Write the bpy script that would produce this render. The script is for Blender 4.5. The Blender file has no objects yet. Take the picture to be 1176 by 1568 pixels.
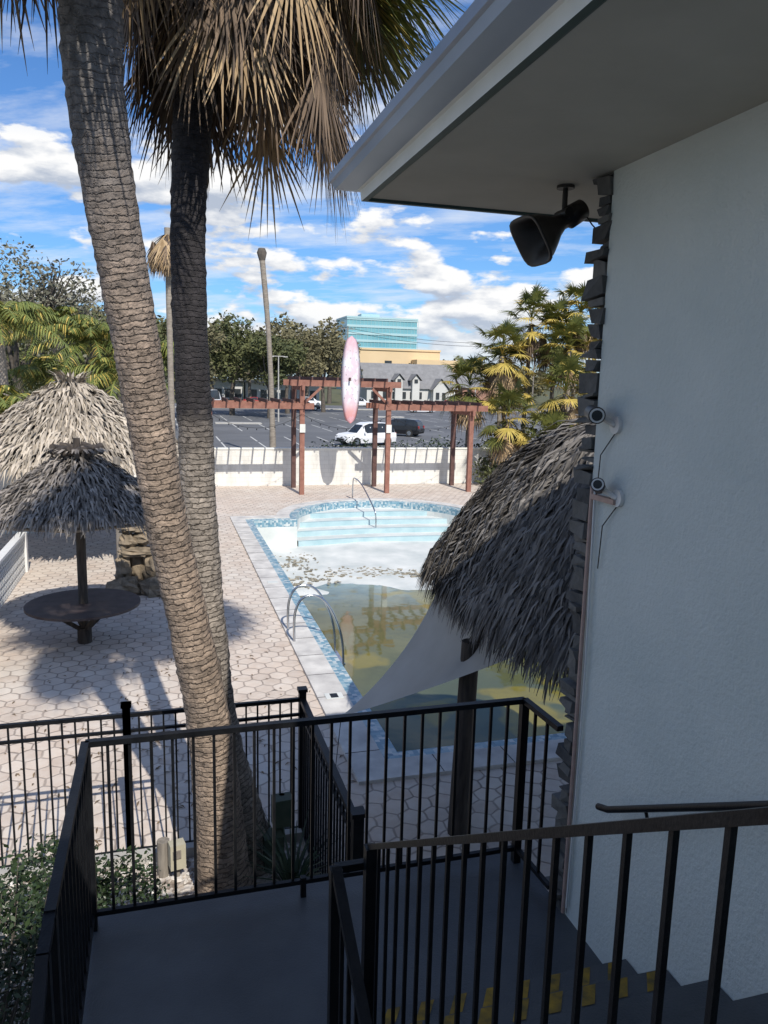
import bpy, math, random
from mathutils import Vector, Matrix, noise
R = random.Random(7)
sc = bpy.context.scene
V = Vector

# ------------------------------------------------------------------ mesh builder
class MB:
    def __init__(s): s.v=[]; s.f=[]; s.m=[]; s.uv=[]; s.hasuv=False; s.sm=[]
    def add(s, vs, fs, mat=0, smooth=False, uvs=None):
        o=len(s.v); s.v.extend([tuple(p) for p in vs])
        for i,f in enumerate(fs):
            s.f.append(tuple(o+k for k in f)); s.m.append(mat); s.sm.append(smooth)
            s.uv.append(uvs[i] if uvs else None)
        if uvs: s.hasuv=True
    def box(s, c, sz, rz=0, mat=0, jit=0):
        x,y,z=[d/2 for d in sz]; cs,sn=math.cos(rz),math.sin(rz); vs=[]
        for dz in(-z,z):
            for dx,dy in((-x,-y),(x,-y),(x,y),(-x,y)):
                j=lambda: R.uniform(-jit,jit) if jit else 0
                vs.append((c[0]+dx*cs-dy*sn+j(), c[1]+dx*sn+dy*cs+j(), c[2]+dz+j()))
        s.add(vs,[(3,2,1,0),(4,5,6,7),(0,1,5,4),(1,2,6,5),(2,3,7,6),(3,0,4,7)],mat)
    def beam(s,p0,p1,w,h,mat=0):
        p0=V(p0);p1=V(p1);d=(p1-p0).normalized()
        up=V((0,0,1)) if abs(d.z)<.98 else V((0,1,0))
        a=d.cross(up).normalized(); b=a.cross(d).normalized(); vs=[]
        for p in(p0,p1):
            for q,r in((-1,-1),(1,-1),(1,1),(-1,1)): vs.append(p+a*q*w/2+b*r*h/2)
        s.add(vs,[(3,2,1,0),(4,5,6,7),(0,1,5,4),(1,2,6,5),(2,3,7,6),(3,0,4,7)],mat)
    def tube(s,path,rad,n=10,mat=0,cap=True,smooth=True,uv=False,rj=None,flat=1.0):
        path=[V(p) for p in path]
        if not isinstance(rad,(list,tuple)): rad=[rad]*len(path)
        vs=[];L=[0]
        d0=(path[1]-path[0]).normalized()
        ref=V((0,0,1)) if abs(d0.z)<.9 else V((0,1,0))
        a=d0.cross(ref).normalized()
        for i,p in enumerate(path):
            d=(path[min(i+1,len(path)-1)]-path[max(i-1,0)]).normalized()
            a=(a-d*a.dot(d)).normalized(); b=d.cross(a)
            if i: L.append(L[-1]+(p-path[i-1]).length)
            for k in range(n):
                t=2*math.pi*k/n; r=rad[i]*(1+(rj(i,k) if rj else 0))
                vs.append(p+a*math.cos(t)*r+b*math.sin(t)*r*flat)
        fs=[];us=[]
        for i in range(len(path)-1):
            for k in range(n):
                k2=(k+1)%n
                fs.append((i*n+k,i*n+k2,(i+1)*n+k2,(i+1)*n+k))
                us.append([(k/n,L[i]),((k+1)/n,L[i]),((k+1)/n,L[i+1]),(k/n,L[i+1])])
        s.add(vs,fs,mat,smooth,us if uv else None)
        if cap:
            s.add(vs[:n],[tuple(reversed(range(n)))],mat)
            s.add(vs[-n:],[tuple(range(n))],mat)
    def strip(s,pts,ws,side,mat=0):
        vs=[]
        for p,w in zip(pts,ws): vs+= [p-side*w/2,p+side*w/2]
        s.add(vs,[(2*i,2*i+1,2*i+3,2*i+2) for i in range(len(pts)-1)],mat)
    def disc(s,c,r,z,n=40,mat=0,th=.03):
        s.tube([(c[0],c[1],z-th),(c[0],c[1],z)],r,n,mat,True,False)
    def build(s,name,mats,parent=None):
        me=bpy.data.meshes.new(name); me.from_pydata(s.v,[],s.f)
        for m in (mats if isinstance(mats,(list,tuple)) else [mats]): me.materials.append(m)
        me.polygons.foreach_set('material_index',s.m)
        me.polygons.foreach_set('use_smooth',s.sm)
        if s.hasuv:
            ul=me.uv_layers.new(name='UVMap'); k=0
            for i,f in enumerate(s.f):
                u=s.uv[i]
                for j in range(len(f)):
                    ul.data[k].uv=u[j] if u else (0,0); k+=1
        me.update()
        o=bpy.data.objects.new(name,me); sc.collection.objects.link(o)
        if parent: o.parent=parent
        return o

# ------------------------------------------------------------------ materials
class NT:
    def __init__(s,mat):
        s.t=mat.node_tree; s.n=s.t.nodes
    def new(s,ty,**kw):
        n=s.n.new(ty)
        for k,v in kw.items(): setattr(n,k,v)
        return n
    def link(s,a,b): s.t.links.new(a,b)
    def inp(s,sock,v):
        if isinstance(v,bpy.types.NodeSocket): s.link(v,sock)
        else: sock.default_value=v
    def math(s,op,a,b=0,c=0,clamp=False):
        n=s.new('ShaderNodeMath',operation=op,use_clamp=clamp)
        s.inp(n.inputs[0],a); s.inp(n.inputs[1],b); s.inp(n.inputs[2],c)
        return n.outputs[0]
    def vm(s,op,a,b=(0,0,0)):
        n=s.new('ShaderNodeVectorMath',operation=op)
        s.inp(n.inputs[0],a)
        if op=='SCALE': s.inp(n.inputs[3],b)
        else: s.inp(n.inputs[1],b)
        return n.outputs['Value'] if op in('LENGTH','DOT_PRODUCT') else n.outputs[0]
    def noise(s,vec,scale,detail=4,rough=.55):
        n=s.new('ShaderNodeTexNoise'); n.inputs['Scale'].default_value=scale
        n.inputs['Detail'].default_value=detail; n.inputs['Roughness'].default_value=rough
        s.link(vec,n.inputs['Vector']); return n.outputs['Fac']
    def ramp(s,fac,stops):
        n=s.new('ShaderNodeValToRGB'); e=n.color_ramp.elements
        while len(e)<len(stops): e.new(.5)
        for el,(p,c) in zip(e,stops):
            el.position=p; el.color=(c[0],c[1],c[2],1) if not isinstance(c,(int,float)) else (c,c,c,1)
        s.link(fac,n.inputs[0]); return n.outputs[0]
    def mix(s,f,a,b,mode='MIX'):
        n=s.new('ShaderNodeMix',data_type='RGBA',blend_type=mode)
        s.inp(n.inputs[0],f)
        for k,v in((6,a),(7,b)):
            if isinstance(v,bpy.types.NodeSocket): s.link(v,n.inputs[k])
            else: n.inputs[k].default_value=(v[0],v[1],v[2],1)
        return n.outputs[2]
    def bump(s,h,st,dist=.02):
        n=s.new('ShaderNodeBump'); n.inputs['Strength'].default_value=st
        n.inputs['Distance'].default_value=dist; s.link(h,n.inputs['Height']); return n.outputs[0]
def newmat(name,rough=.8,metal=0):
    m=bpy.data.materials.new(name); m.use_nodes=True
    b=m.node_tree.nodes['Principled BSDF']; b.inputs['Roughness'].default_value=rough
    b.inputs['Metallic'].default_value=metal
    return m,NT(m),b
def pm(name,c1,c2=None,scale=5,rough=.8,metal=0,bump=0,bscale=40,island=0,dist=.01,stretch=(1,1,1),detail=3,trans=0,spec=.5):
    m,t,b=newmat(name,rough,metal); b.inputs['Specular IOR Level'].default_value=spec
    tc=t.new('ShaderNodeTexCoord').outputs['Object']
    vec=t.vm('MULTIPLY',tc,stretch)
    if c2 is None: c2=tuple(x*.8 for x in c1)
    f=t.noise(vec,scale,detail)
    f=t.ramp(f,[(.3,0),(.7,1)])
    if island:
        g=t.new('ShaderNodeNewGeometry').outputs['Random Per Island']
        f=t.math('ADD',t.math('MULTIPLY',f,1-island),t.math('MULTIPLY',g,island))
    col=t.mix(f,c1,c2); t.link(col,b.inputs['Base Color'])
    if bump:
        t.link(t.bump(t.noise(vec,bscale,3),bump,dist),b.inputs['Normal'])
    if trans:
        tr=t.new('ShaderNodeBsdfTranslucent'); t.link(col,tr.inputs[0])
        mx=t.new('ShaderNodeMixShader'); mx.inputs[0].default_value=trans
        out=[n for n in t.n if n.type=='OUTPUT_MATERIAL'][0]
        t.link(b.outputs[0],mx.inputs[1]); t.link(tr.outputs[0],mx.inputs[2]); t.link(mx.outputs[0],out.inputs[0])
    return m

BLACK=pm('black_rail_paint',(.005,.0055,.007),(.012,.013,.015),14,.42,bump=.15,bscale=90,spec=.25)
FLOOR=pm('grey_deck_paint',(.056,.062,.070),(.10,.107,.115),2.2,.5,bump=.35,bscale=110,detail=7)
YEL=pm('yellow_paint',(.42,.25,.02),(.12,.09,.03),18,.7)
STUC=pm('stucco_white',(.585,.635,.61),(.66,.70,.67),2,.9,bump=.7,bscale=50,dist=.010)
SOFF=pm('soffit_paint',(.38,.37,.315),(.43,.42,.36),3,.8,bump=.08,bscale=40)
GUT=pm('gutter_metal',(.26,.31,.38),(.34,.39,.46),2,.38)
GUTW=pm('fascia_white',(.70,.70,.64),(.8,.8,.74),4,.6)
GREEN=pm('dark_green_trim',(.015,.045,.04),(.025,.06,.05),8,.6)
STONE=pm('ledger_stone',(.035,.037,.042),(.19,.185,.17),9,.85,bump=.8,bscale=30,island=.6)
SHING=pm('roof_shingle',(.12,.11,.10),(.2,.18,.16),8,.9,bump=.4)
PIPE=pm('copper_conduit',(.42,.28,.24),(.5,.36,.3),20,.6)
DBR=pm('horn_plastic',(.014,.012,.011),(.035,.03,.026),10,.5)
WHITEP=pm('white_plastic',(.7,.7,.68),(.78,.78,.76),10,.5)
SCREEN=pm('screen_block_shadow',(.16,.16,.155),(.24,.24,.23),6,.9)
CHROME=pm('chrome_tube',(.6,.62,.64),(.45,.47,.5),6,.22,1)
WOODD=pm('dark_post_wood',(.03,.024,.02),(.085,.068,.054),6,.8,bump=.5,bscale=30,stretch=(4,4,.6))
WOODG=pm('grey_wood',(.16,.14,.12),(.3,.27,.23),6,.85,bump=.5,bscale=30,stretch=(4,4,.6))
TABLE=pm('table_top',(.035,.025,.028),(.075,.06,.06),5,.55)
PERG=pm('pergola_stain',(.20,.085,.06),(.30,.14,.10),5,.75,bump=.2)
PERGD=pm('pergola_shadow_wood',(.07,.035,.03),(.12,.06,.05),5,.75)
THATN=pm('thatch_dark',(.030,.027,.025),(.27,.25,.23),3,.85,island=.8)
THATU=pm('thatch_umbrella',(.05,.043,.037),(.40,.355,.31),3,.85,island=.8)
THATL=pm('thatch_pale',(.13,.11,.085),(.60,.52,.42),3,.85,island=.75)
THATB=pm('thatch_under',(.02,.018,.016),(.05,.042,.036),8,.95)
DEAD=pm('dead_frond',(.035,.024,.017),(.23,.16,.105),2.2,.8,island=.8)
DEADL=pm('dead_frond_light',(.24,.155,.075),(.52,.38,.22),2.2,.8,island=.6)
LIVE=pm('fan_frond_green',(.045,.070,.018),(.19,.19,.040),1.0,.6,island=.6,trans=.2)
LIVEY=pm('fan_frond_yellow',(.30,.24,.04),(.56,.42,.11),1.0,.65,island=.6)
FEATH=pm('feather_frond',(.055,.09,.02),(.22,.24,.055),.8,.6,island=.6)
OAK=pm('oak_leaves',(.035,.05,.02),(.15,.155,.055),.25,.8,island=.45)
OAK2=pm('olive_leaves',(.065,.065,.035),(.23,.20,.10),.25,.8,island=.45)
SPAR=pm('grey_leaves',(.10,.10,.07),(.24,.23,.17),.4,.8,island=.6)
BUSH=pm('bush_leaves',(.010,.022,.010),(.045,.075,.028),3,.45,island=.7)
BARK=pm('oak_bark',(.07,.06,.05),(.14,.12,.10),5,.9,bump=.5)
ASPH=pm('asphalt',(.095,.10,.11),(.15,.155,.165),.15,.9,bump=.2,bscale=60)
MARK=pm('road_paint',(.6,.6,.58),(.45,.45,.43),3,.8)
GRASS=pm('ground_grass',(.06,.075,.03),(.13,.12,.06),.3,.95,bump=.3)
CURB=pm('concrete',(.36,.35,.33),(.46,.45,.42),3,.9,bump=.2)
COP=pm('coping_stone',(.42,.405,.39),(.68,.66,.62),2.5,.85,bump=.3,bscale=30,detail=6)
PLAST=pm('pool_plaster',(.46,.50,.49),(.70,.71,.68),.9,.7,detail=9)
AQUA=pm('aqua_plaster',(.30,.45,.49),(.44,.57,.60),1.2,.6)
CARW=pm('car_white',(.75,.76,.78),(.8,.8,.8),1,.25)
CARK=pm('car_black',(.012,.013,.016),(.02,.02,.024),1,.2)
CARR=pm('car_red',(.35,.03,.03),(.4,.04,.04),1,.3)
CARB=pm('car_blue',(.03,.07,.2),(.04,.08,.24),1,.3)
GLASS=pm('car_glass',(.015,.02,.025),(.03,.035,.04),1,.08)
TYRE=pm('tyre',(.015,.015,.015),(.03,.03,.03),5,.9)
CREAM=pm('painted_box',(.38,.36,.27),(.46,.43,.33),8,.6)
GBOX=pm('green_box',(.05,.075,.05),(.08,.10,.07),8,.6)
LEDF=pm('light_lens',(.7,.7,.65),(.6,.6,.55),5,.3)
DEBR=pm('pool_debris',(.14,.12,.08),(.42,.39,.32),4,.9,island=.7)
LITT=pm('leaf_litter',(.07,.045,.025),(.26,.18,.10),4,.9,island=.8)

def blockwall():
    m,t,b=newmat('painted_block_wall',.85)
    tc=t.new('ShaderNodeTexCoord').outputs['Object']
    sp=t.new('ShaderNodeSeparateXYZ'); t.link(tc,sp.inputs[0])
    cb=t.new('ShaderNodeCombineXYZ'); t.link(t.math('ADD',sp.outputs[0],sp.outputs[1]),cb.inputs[0]); t.link(sp.outputs[2],cb.inputs[1])
    br=t.new('ShaderNodeTexBrick'); t.link(cb.outputs[0],br.inputs[0]); br.inputs['Scale'].default_value=1
    br.inputs['Brick Width'].default_value=.4; br.inputs['Row Height'].default_value=.2; br.inputs['Mortar Size'].default_value=.006
    br.inputs['Color1'].default_value=(.74,.73,.68,1); br.inputs['Color2'].default_value=(.69,.68,.63,1); br.inputs['Mortar'].default_value=(.56,.55,.51,1)
    st=t.ramp(t.noise(t.vm('MULTIPLY',tc,(1,1,.35)),2.2,5),[(.45,1),(.75,.74)])
    t.link(t.mix(1,br.outputs['Color'],st,'MULTIPLY'),b.inputs['Base Color'])
    return m
BWALL=blockwall()

def hexmat():
    m,t,b=newmat('hex_pavers',.85)
    tc=t.new('ShaderNodeTexCoord').outputs['Object']
    wob=t.new('ShaderNodeTexNoise'); wob.inputs['Scale'].default_value=4; wob.inputs['Detail'].default_value=1; t.link(tc,wob.inputs['Vector'])
    wv=t.vm('SCALE',t.vm('SUBTRACT',wob.outputs['Color'],(.5,.5,.5)),.08)
    p0=t.vm('ADD',tc,wv)
    s=.30
    P=t.vm('ADD',t.vm('MULTIPLY',p0,(1/s,1/s,0)),(300,300*1.7320508,0))
    r=(1,1.7320508,1); h=(.5,.8660254,.5)
    a=t.vm('MULTIPLY',t.vm('SUBTRACT',t.vm('MODULO',P,r),h),(1,1,0))
    bb=t.vm('MULTIPLY',t.vm('SUBTRACT',t.vm('MODULO',t.vm('SUBTRACT',P,(.5,.8660254,0)),r),h),(1,1,0))
    sel=t.math('LESS_THAN',t.vm('LENGTH',bb),t.vm('LENGTH',a))
    g=t.vm('ADD',a,t.vm('SCALE',t.vm('SUBTRACT',bb,a),sel))
    ag=t.vm('ABSOLUTE',g)
    sp=t.new('ShaderNodeSeparateXYZ'); t.link(ag,sp.inputs[0])
    d=t.math('MAXIMUM',sp.outputs[0],t.math('ADD',t.math('MULTIPLY',sp.outputs[0],.5),t.math('MULTIPLY',sp.outputs[1],.8660254)))
    joint=t.ramp(d,[(.435,0),(.48,1)])
    idv=t.vm('SUBTRACT',P,g)
    wn=t.new('ShaderNodeTexWhiteNoise',noise_dimensions='3D')
    t.link(t.vm('SNAP',t.vm('ADD',idv,(.25,.25,0)),(.5,.5,1)),wn.inputs[0])
    big=t.ramp(t.noise(tc,.3,4),[(.38,0),(.62,1)])
    mid=t.ramp(t.noise(tc,.9,4),[(.4,0),(.65,1)])
    fine=t.ramp(t.noise(tc,5,5,.65),[(.35,0),(.7,1)])
    c=t.mix(big,(.62,.51,.42),(.62,.565,.50))
    c=t.mix(t.math('MULTIPLY',wn.outputs[0],.6),c,(.43,.335,.27))
    c=t.mix(t.math('MULTIPLY',fine,.4),c,(.73,.69,.63))
    stain=t.ramp(t.noise(tc,.7,6,.7),[(.5,0),(.72,.4)])
    c=t.mix(stain,c,(.33,.29,.25))
    jf=t.math('MULTIPLY',joint,t.math('ADD',.45,t.math('MULTIPLY',mid,.4)))
    c=t.mix(jf,c,(.17,.135,.115))
    t.link(c,b.inputs['Base Color'])
    hh=t.math('SUBTRACT',t.math('MULTIPLY',fine,.3),joint)
    t.link(t.bump(hh,.5,.012),b.inputs['Normal'])
    return m
HEX=hexmat()

def tilemat():
    m,t,b=newmat('blue_mosaic_tile',.35)
    tc=t.new('ShaderNodeTexCoord').outputs['Object']
    v=t.new('ShaderNodeTexVoronoi'); v.inputs['Scale'].default_value=14; v.inputs['Randomness'].default_value=.3; t.link(tc,v.inputs['Vector'])
    sp=t.new('ShaderNodeSeparateColor'); t.link(v.outputs['Color'],sp.inputs[0])
    c=t.ramp(sp.outputs[0],[(0,(.10,.21,.29)),(.4,(.17,.32,.40)),(.7,(.32,.42,.46)),(1,(.56,.59,.58))])
    t.link(c,b.inputs['Base Color']); return m
TILE=tilemat()

def watermat():
    m,t,b=newmat('pool_water',.03)
    b.inputs['IOR'].default_value=1.33
    tc=t.new('ShaderNodeTexCoord').outputs['Object']
    sp=t.new('ShaderNodeSeparateXYZ'); t.link(tc,sp.inputs[0])
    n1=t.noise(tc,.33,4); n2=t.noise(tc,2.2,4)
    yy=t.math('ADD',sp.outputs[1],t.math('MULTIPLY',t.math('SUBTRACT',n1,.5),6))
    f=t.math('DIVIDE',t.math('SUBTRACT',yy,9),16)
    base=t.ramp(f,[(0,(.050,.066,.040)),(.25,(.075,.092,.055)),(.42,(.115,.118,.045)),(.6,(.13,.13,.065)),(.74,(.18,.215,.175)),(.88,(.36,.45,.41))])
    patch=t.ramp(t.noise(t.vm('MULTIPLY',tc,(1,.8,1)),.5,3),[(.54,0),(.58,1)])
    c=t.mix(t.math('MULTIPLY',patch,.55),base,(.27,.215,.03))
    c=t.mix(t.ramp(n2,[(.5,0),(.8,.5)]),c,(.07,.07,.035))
    t.link(c,b.inputs['Base Color'])
    t.link(t.bump(t.noise(tc,1.8,2),.05,.05),b.inputs['Normal'])
    return m
WATER=watermat()

def barkmat(name,c1,c2,dark,zlo,zhi,dk=(.03,.027,.025),bw=.17,st=.7):
    m,t,b=newmat(name,.9)
    uv=t.new('ShaderNodeTexCoord').outputs['UV']
    ob=t.new('ShaderNodeTexCoord').outputs['Object']
    wob=t.new('ShaderNodeTexNoise'); wob.inputs['Scale'].default_value=8; wob.inputs['Detail'].default_value=4; wob.inputs['Roughness'].default_value=.7; t.link(ob,wob.inputs['Vector'])
    vec=t.vm('ADD',uv,t.vm('MULTIPLY',t.vm('SUBTRACT',wob.outputs['Color'],(.5,.5,.5)),(.20,.085,0)))
    br=t.new('ShaderNodeTexBrick'); t.link(vec,br.inputs[0]); br.inputs['Scale'].default_value=1
    br.inputs['Brick Width'].default_value=bw; br.inputs['Row Height'].default_value=.05; br.inputs['Mortar Size'].default_value=.008; br.inputs['Mortar Smooth'].default_value=1.0
    br.inputs['Color1'].default_value=(*c1,1); br.inputs['Color2'].default_value=(*c2,1); br.inputs['Mortar'].default_value=(*dark,1)
    nz=t.ramp(t.noise(ob,13,5,.75),[(.3,.45),(.7,1.25)])
    blot=t.ramp(t.noise(ob,2.6,4,.6),[(.35,.72),(.65,1.05)])
    c=t.mix(1,t.mix(1,br.outputs['Color'],nz,'MULTIPLY'),blot,'MULTIPLY')
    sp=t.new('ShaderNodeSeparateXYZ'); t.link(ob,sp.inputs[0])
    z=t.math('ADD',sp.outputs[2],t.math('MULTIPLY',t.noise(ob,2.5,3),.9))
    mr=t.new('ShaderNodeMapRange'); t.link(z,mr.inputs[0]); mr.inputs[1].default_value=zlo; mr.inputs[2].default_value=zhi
    c=t.mix(mr.outputs[0],c,t.mix(t.ramp(t.noise(ob,14,4),[(.35,0),(.7,1)]),dk,tuple(x*2.4 for x in dk)))  # darker with height: crown shade put into the colour, plus dark mossy bark
    t.link(c,b.inputs['Base Color'])
    h=t.math('ADD',t.math('MULTIPLY',br.outputs['Fac'],-.8),t.math('MULTIPLY',t.noise(ob,22,4),1.2))
    t.link(t.bump(h,st,.03),b.inputs['Normal'])
    return m
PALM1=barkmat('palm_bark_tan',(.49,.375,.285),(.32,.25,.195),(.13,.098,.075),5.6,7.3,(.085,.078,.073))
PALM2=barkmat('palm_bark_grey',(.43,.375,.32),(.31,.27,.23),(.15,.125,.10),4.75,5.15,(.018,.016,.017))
PALMG=pm('palm_bark_far',(.20,.17,.14),(.33,.29,.24),4,.9,bump=.5,bscale=20,stretch=(1,1,4))

def boardmat():
    m,t,b=newmat('surfboard_print',.4)
    tc=t.new('ShaderNodeTexCoord').outputs['Object']
    sp=t.new('ShaderNodeSeparateXYZ'); t.link(tc,sp.inputs[0])
    z=t.math('DIVIDE',t.math('SUBTRACT',sp.outputs[2],3.1),3.8)
    g=t.ramp(z,[(0,(.62,.22,.22)),(.15,(.62,.34,.33)),(.28,(.70,.68,.72)),(.72,(.68,.68,.72)),(.88,(.66,.50,.54)),(1,(.64,.36,.40))])
    n=t.ramp(t.noise(t.vm('MULTIPLY',tc,(1.3,1,.6)),4,3),[(.50,0),(.54,1)])
    w_=t.new('ShaderNodeTexVoronoi'); w_.inputs['Scale'].default_value=6; t.link(t.vm('MULTIPLY',tc,(1.6,1,.8)),w_.inputs['Vector'])
    dk=t.ramp(w_.outputs['Distance'],[(.14,1),(.22,0)])
    mid=t.ramp(z,[(.15,0),(.25,1),(.80,1),(.9,0)])
    c=t.mix(t.math('MULTIPLY',n,.5),g,(.62,.40,.46))
    t.link(t.mix(t.math('MULTIPLY',dk,t.math('MULTIPLY',mid,.65)),c,(.20,.10,.16)),b.inputs['Base Color']); return m
BOARD=boardmat()
def gravelmat():
    m,t,b=newmat('gravel_bed',.9)
    tc=t.new('ShaderNodeTexCoord').outputs['Object']
    v=t.new('ShaderNodeTexVoronoi'); v.inputs['Scale'].default_value=22; t.link(tc,v.inputs['Vector'])
    sp=t.new('ShaderNodeSeparateColor'); t.link(v.outputs['Color'],sp.inputs[0])
    c=t.ramp(sp.outputs[0],[(0,(.12,.09,.07)),(.4,(.32,.27,.23)),(1,(.62,.58,.54))])
    t.link(c,b.inputs['Base Color']); t.link(t.bump(v.outputs['Distance'],.8,.02),b.inputs['Normal']); return m
GRAV=gravelmat()
PEB=pm('pebble',(.35,.30,.26),(.72,.69,.65),3,.9,island=.8)

# ------------------------------------------------------------------ camera
th=math.radians(16.15); ph=math.radians(9.67); rho=math.radians(1.4)
fh=V((math.sin(th),math.cos(th),0)); r=V((math.cos(th),-math.sin(th),0))
f=fh*math.cos(ph)-V((0,0,1))*math.sin(ph); u=fh*math.sin(ph)+V((0,0,1))*math.cos(ph)
r2=r*math.cos(rho)+u*math.sin(rho); u2=u*math.cos(rho)-r*math.sin(rho)
M=Matrix(((r2.x,u2.x,-f.x,0),(r2.y,u2.y,-f.y,0),(r2.z,u2.z,-f.z,5.0),(0,0,0,1)))
cd=bpy.data.cameras.new('camera'); cam=bpy.data.objects.new('camera',cd); sc.collection.objects.link(cam)
cam.matrix_world=M; cd.sensor_fit='VERTICAL'; cd.sensor_height=36; cd.sensor_width=27; cd.lens=27.05
cd.clip_start=.05; cd.clip_end=4000; sc.camera=cam

# ------------------------------------------------------------------ light
SUN=V((.10,-1,1.0)).normalized()
sd=bpy.data.lights.new('sun','SUN'); sd.energy=4.9; sd.angle=math.radians(.5); sd.color=(1,.94,.85)
so=bpy.data.objects.new('sun',sd); sc.collection.objects.link(so)
so.rotation_euler=SUN.to_track_quat('Z','Y').to_euler()
w=bpy.data.worlds.new('World'); sc.world=w; w.use_nodes=True
t=NT(w); bg=w.node_tree.nodes['Background']; bg.inputs[1].default_value=.13
sky=t.new('ShaderNodeTexSky'); sky.sky_type='NISHITA'; sky.sun_disc=False
sky.sun_elevation=math.asin(SUN.z); sky.sun_rotation=math.radians(174.3); sky.air_density=1.0; sky.dust_density=.4; sky.ozone_density=3
D=t.new('ShaderNodeTexCoord').outputs['Generated']
sp=t.new('ShaderNodeSeparateXYZ'); t.link(D,sp.inputs[0])
zc=t.math('ADD',t.math('MAXIMUM',sp.outputs[2],0),.10)
cb=t.new('ShaderNodeCombineXYZ'); t.link(t.math('DIVIDE',sp.outputs[0],zc),cb.inputs[0]); t.link(t.math('DIVIDE',sp.outputs[1],zc),cb.inputs[1])
rot=t.new('ShaderNodeVectorRotate',rotation_type='Z_AXIS'); rot.inputs['Angle'].default_value=.5; t.link(cb.outputs[0],rot.inputs['Vector'])
st=t.vm('MULTIPLY',rot.outputs[0],(1,1.9,1))
n1=t.noise(st,1.5,8,.62)
n1b=t.noise(cb.outputs[0],.45,2)
hi=t.ramp(t.math('ADD',t.math('MULTIPLY',n1,.75),t.math('MULTIPLY',n1b,.35)),[(.50,0),(.63,.5),(.77,.95)])
cv=t.vm('ADD',t.vm('MULTIPLY',D,(1,1,2.7)),(3.1,1.7,.4))
c1=t.noise(cv,7.5,8,.54); c2=t.noise(t.vm('ADD',cv,(0,0,.04)),7.5,6,.54)
band=t.ramp(sp.outputs[2],[(.0,0),(.04,1),(.25,1),(.36,0)])
cum=t.math('MULTIPLY',t.ramp(c1,[(.51,0),(.56,1)]),band)
shade=t.math('ADD',t.math('MULTIPLY',t.math('SUBTRACT',c1,c2),6.5),.52,clamp=True)
ccol=t.mix(shade,(3.7,4.2,5.1),(7.7,7.7,7.7))
skyc=t.mix(1,sky.outputs[0],(.50,.77,1.08),'MULTIPLY')
c=t.mix(hi,skyc,(6.4,6.8,7.4))
c=t.mix(cum,c,ccol)
haze=t.ramp(sp.outputs[2],[(.0,.5),(.09,0)])
c=t.mix(haze,c,(4.7,5.8,6.9))
t.link(c,bg.inputs[0])
sc.view_settings.view_transform='Standard'; sc.view_settings.look='None'; sc.view_settings.exposure=0

# ------------------------------------------------------------------ ground, deck, pool
def rect(mb,x0,x1,y0,y1,z,mat=0): mb.add([(x0,y0,z),(x1,y0,z),(x1,y1,z),(x0,y1,z)],[(0,1,2,3)],mat)
g=MB(); xs=[-1500,1.9,14.2,1500]; ys=[-300,8.4,32,3000]
for i in range(3):
    for j in range(3):
        if i==1 and j==1: continue
        rect(g,xs[i],xs[i+1],ys[j],ys[j+1],-.03)
g.build('ground',GRASS)

X0,X1,Y0,Y1=2.98,13.1,9.36,27.1
def loop(off,z,n=28):
    pts=[(X0-off,Y0-off),(X1+off,Y0-off),(X1+off,Y1+off)]
    ry=3.7+off; rx=3.4+off; a0=math.asin(off/ry)
    for k in range(n+1):
        a=a0+(math.pi-2*a0)*k/n
        pts.append((8+rx*math.cos(a),Y1+ry*math.sin(a)))
    pts.append((X0-off,Y1+off))
    return [(p[0],p[1],z) for p in pts]
def ring(mb,A,B,mat):
    n=len(A); mb.add(A+B,[(i,(i+1)%n,n+(i+1)%n,n+i) for i in range(n)],mat)
import bmesh
bm=bmesh.new()
def addloop(pts):
    vs=[bm.verts.new(p) for p in pts]
    return [bm.edges.new((vs[i],vs[(i+1)%len(vs)])) for i in range(len(vs))]
ed=addloop([(-16,-1,0),(26,-1,0),(26,36,0),(-16,36,0)])+addloop(loop(.72,0))
bmesh.ops.triangle_fill(bm,use_beauty=True,use_dissolve=False,edges=ed)
bmesh.ops.recalc_face_normals(bm,faces=bm.faces)
me=bpy.data.meshes.new('paved_pool_deck'); bm.to_mesh(me); bm.free(); me.materials.append(HEX)
if me.polygons[0].normal.z<0: me.flip_normals()
o=bpy.data.objects.new('paved_pool_deck',me); sc.collection.objects.link(o)

p=MB()
ring(p,loop(.72,.0),loop(.72,.045),0); ring(p,loop(.72,.045),loop(.24,.045),0); ring(p,loop(.24,.045),loop(.24,.012),0)
ring(p,loop(.24,.012),loop(0,.006),1); ring(p,loop(0,.006),loop(0,-.26),1); ring(p,loop(0,-.26),loop(0,-3),2)
for k in range(19): p.box((2.5,9.4+k*.95,.0465),(.475,.010,.004),mat=5)
for k in range(10): p.box((3.4+k*1.0,8.88,.0465),(.010,.47,.004),mat=5)
NX,NY=40,60
vs=[];fs=[]
for j in range(NY+1):
    for i in range(NX+1):
        x=X0-.05+(X1-X0+.1)*i/NX; y=Y0-.05+(31-Y0)*j/NY
        if y>21: zz=-1.02-(27-y)*.02
        else: zz=-1.14-(21-y)*.16
        zz+=noise.noise(V((x*.5,y*.5,0)))*.05+noise.noise(V((x*1.7,y*1.7,4)))*.02
        vs.append((x,y,max(zz,-2.6)))
for j in range(NY):
    for i in range(NX): fs.append((j*(NX+1)+i,j*(NX+1)+i+1,(j+1)*(NX+1)+i+1,(j+1)*(NX+1)+i))
p.add(vs,fs,2,True)
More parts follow.
